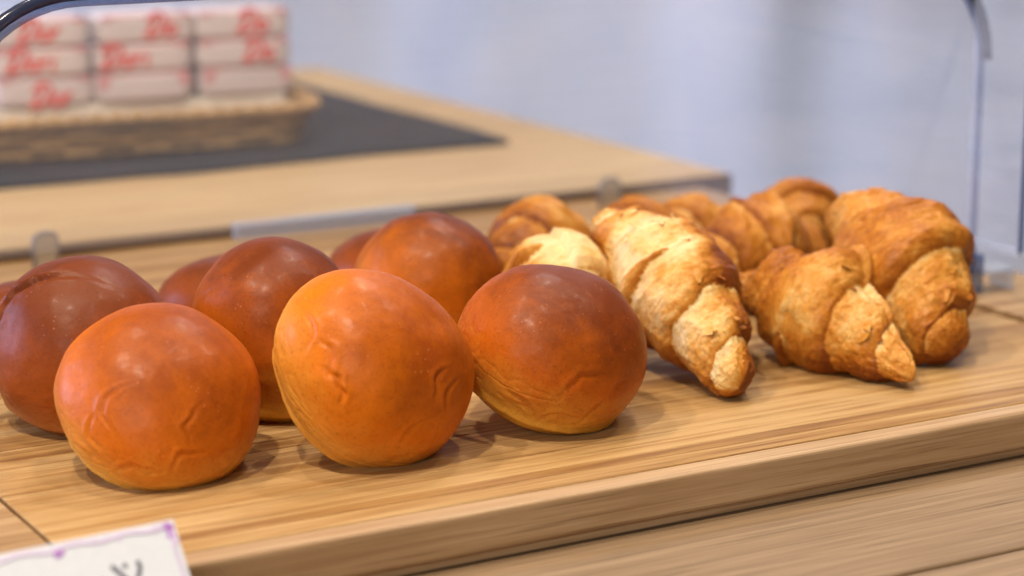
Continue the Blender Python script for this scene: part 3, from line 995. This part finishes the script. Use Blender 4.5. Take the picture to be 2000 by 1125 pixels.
PW, PD, PH_ = 0.0740, 0.050, 0.0216
colnames = ['left', 'middle', 'right']
rownames = ['bottom', 'middle', 'top']
pm = None
crot = Matrix.Rotation(BR, 3, 'Z')
for r_i in range(3):
    for c_i in range(3):
        z = 0.0650 + r_i * 0.0216
        jx, jy = random.Random(r_i * 7 + c_i).uniform(-.0015, .0015), random.Random(r_i * 5 + c_i * 3).uniform(-.002, .002)
        lx = -0.004 + c_i * 0.0765 + jx
        base = Vector((lx, 0.612 + jy, z + PH_ / 2))
        base = Vector((lx, 0.625, 0)) + Vector((0, -lx * 0.105 + jy, z))
        root = empty('snack_pack', base, BR + jx * 22)
        root.rotation_euler[1] = jy * 9
        if pm is None:
            b_ = bm_obj('wrapper', pillow(PW / 2, PD / 2, PH_ / 2), M['pack'], root, True)
            pm = b_.data
        else:
            b_ = bpy.data.objects.new('wrapper', pm)
            COL.objects.link(b_)
            b_.parent = root
        b_.location = (0, 0, PH_ / 2)
        # pink seal band along the upper front edge
        sb = box('seal', (-PW / 2 * .93, -PD / 2 * 1.02, PH_ * (0.45 if r_i == 0 and c_i else 0.80)), (PW / 2 * .93, -PD / 2 * 0.78, PH_ * 0.985), M['pink'], root, 0.001)
        off = [(-0.020, 0.0005, -0.002), (-0.030, -0.033, -0.001), (0.004, 0.004, 0.004)][0]
        ox = [[-0.012, -0.060, -0.060], [-0.026, -0.034, -0.002], [-0.016, -0.003, -0.006]][r_i][c_i]
        oz = PH_ * (0.20 if r_i else -0.02)
        if r_i or c_i == 0:
            ox = max(ox, -PW / 2 + 0.004)
            strokes = DORI if ox < -0.02 else DORI[:5] if ox < -0.008 else DORI[:3]
            script(strokes, 0.0160, 0.110, M['red'], root, (ox, -PD / 2 * 1.052, oz + 0.001), (1, 0, 0), (0, 0, 1), (0, 1, 0))
        lab = {(0, 0): 'white snack pack at the bottom left of the basket stack, low red print',
               (0, 1): 'unprinted pale pack at the bottom of the middle column',
               (0, 2): 'unprinted pinkish pack at the bottom of the right column'}.get((r_i, c_i),
               'white pack with red script, %s row of the %s column in the basket' % (rownames[r_i], colnames[c_i]))
        tag(root, lab, 'snack pack', 'white snack packs stacked in the basket')

# ------------------------------------------------------------------ name card
kp = NT('card_paper')
npz = kp.noise(kp.coords('Object'), 300, 3)
kp.l(kp.ramp(npz, [(0.3, (0.66, 0.72, 0.82)), (0.7, (0.70, 0.76, 0.86))]), kp.b.inputs['Base Color'])
kp.b.inputs['Roughness'].default_value = 0.55
M['violet'] = plain('violet_print', (0.42, 0.20, 0.60), 0.6)
M['lilac'] = plain('lilac_print', (0.66, 0.58, 0.82), 0.6)
M['ink'] = plain('grey_ink', (0.14, 0.15, 0.20), 0.6)
tr_ = np.array([-0.2557, -0.2765, 0.0468])
ex = np.array([0.9965, 0.083, 0.0])
ex /= np.linalg.norm(ex)
dn = np.array([0.06, -0.545, -0.84])
dn = dn - ex * (dn @ ex) * 0.35
dn /= np.linalg.norm(dn)
nrm = np.cross(ex, dn)
nrm /= np.linalg.norm(nrm)
if nrm[1] > 0:
    nrm = -nrm
CWD, CHT = 0.105, (0.0468 - 0.0008) / -dn[2]
card = empty('name_card', (tr_[0] - 0.05, tr_[1] - 0.01, 0.0))
tag(card, 'white card with violet flowered border and grey handwriting, front left corner', 'card')
cb = np.array(card.location)


def cpt(a, d, lift=0.0):                               # a: from right edge leftward, d: down
    return tr_ - ex * a + dn * d + nrm * lift - cb


def sheet(name, quad, th, mat, off):
    q = [np.array(p) for p in quad]
    V = q + [p - off * th for p in q]
    F = [(0, 1, 2, 3), (7, 6, 5, 4), (0, 4, 5, 1), (1, 5, 6, 2), (2, 6, 7, 3), (3, 7, 4, 0)]
    return mesh_obj(name, V, F, mat, card, smooth=False)


sheet('front_leaf', [cpt(0, 0), cpt(CWD, 0), cpt(CWD, CHT), cpt(0, CHT)], 0.0005, kp.m, nrm)
# back leaf folds down onto the board edge
bl = np.array([0.0, 0.62, -0.78])
q0, q1 = tr_ - cb - nrm * 0.0008, tr_ - ex * CWD - cb - nrm * 0.0008
ln = (0.0468 - 0.0235) / 0.78
sheet('back_leaf', [q0, q1, q1 + bl * ln, q0 + bl * ln], 0.0005, kp.m, np.array([0, 0.78, 0.62]))


def blob(name, a, d, r, mat, squash=1.0, seed=0):
    k = 10
    rn = random.Random(seed)
    V = [cpt(a, d, 0.0002)] + [cpt(a + math.cos(2 * math.pi * i / k) * r * rn.uniform(.7, 1.2), d + math.sin(2 * math.pi * i / k) * r * squash * rn.uniform(.7, 1.2), 0.0002) for i in range(k)]
    V2 = [v - nrm * 0.0003 for v in V]
    F = [(0, 1 + i, 1 + (i + 1) % k) for i in range(k)]
    F += [(1 + i, k + 2 + i, k + 2 + (i + 1) % k, 1 + (i + 1) % k) for i in range(k)]
    return mesh_obj(name, V + V2, F, mat, card, smooth=False)


def strip_(name, pts, w, mat):
    P = np.array([cpt(a, d, 0.00015) for a, d in pts])
    Vt, Ft = tube(P, w, 6, flat=0.1, upv=nrm)
    return mesh_obj(name, Vt, Ft, mat, card)


strip_('border', [(0.004 + i * 0.004, 0.0022 + 0.0006 * math.sin(i * 1.3)) for i in range(25)], 0.0007, M['lilac'])
strip_('border', [(0.0022 + 0.0003 * math.sin(i), 0.004 + i * 0.004) for i in range(12)], 0.0006, M['lilac'])
for i, (a, d, r) in enumerate([(0.0026, 0.0026, 0.0013), (0.0056, 0.0022, 0.0009), (0.0024, 0.0054, 0.0011), (0.0016, 0.0080, 0.0009), (0.0078, 0.0018, 0.0007),
                               (0.0442, 0.0034, 0.0013), (0.0262, 0.0024, 0.0007), (0.0215, 0.0030, 0.0006), (0.0300, 0.0020, 0.0006), (0.0350, 0.0021, 0.0005), (0.085, 0.0030, 0.0013)]):
    blob('flower', a, d, r * 1.45, M['violet'] if i in (0, 5, 2, 10) else M['lilac'], 1.0, i)
INK = [
    [(0.0455, 0.0242), (0.0430, 0.0208), (0.0385, 0.0198), (0.0360, 0.0222), (0.0395, 0.0285), (0.0440, 0.0300)],
    [(0.0312, 0.0205), (0.0306, 0.0240), (0.0325, 0.0290)],
    [(0.0262, 0.0168), (0.0245, 0.0190), (0.0215, 0.0232), (0.0190, 0.0262)],
    [(0.0218, 0.0170), (0.0208, 0.0182)],
    [(0.0165, 0.0168), (0.0162, 0.0195), (0.0185, 0.0235), (0.0215, 0.0275)],
]
for st in INK:
    p = smooth_poly(st)
    strip_('handwriting', [(x[0] + 0.001, x[1] - 0.0050) for x in p], 0.00085, M['ink'])
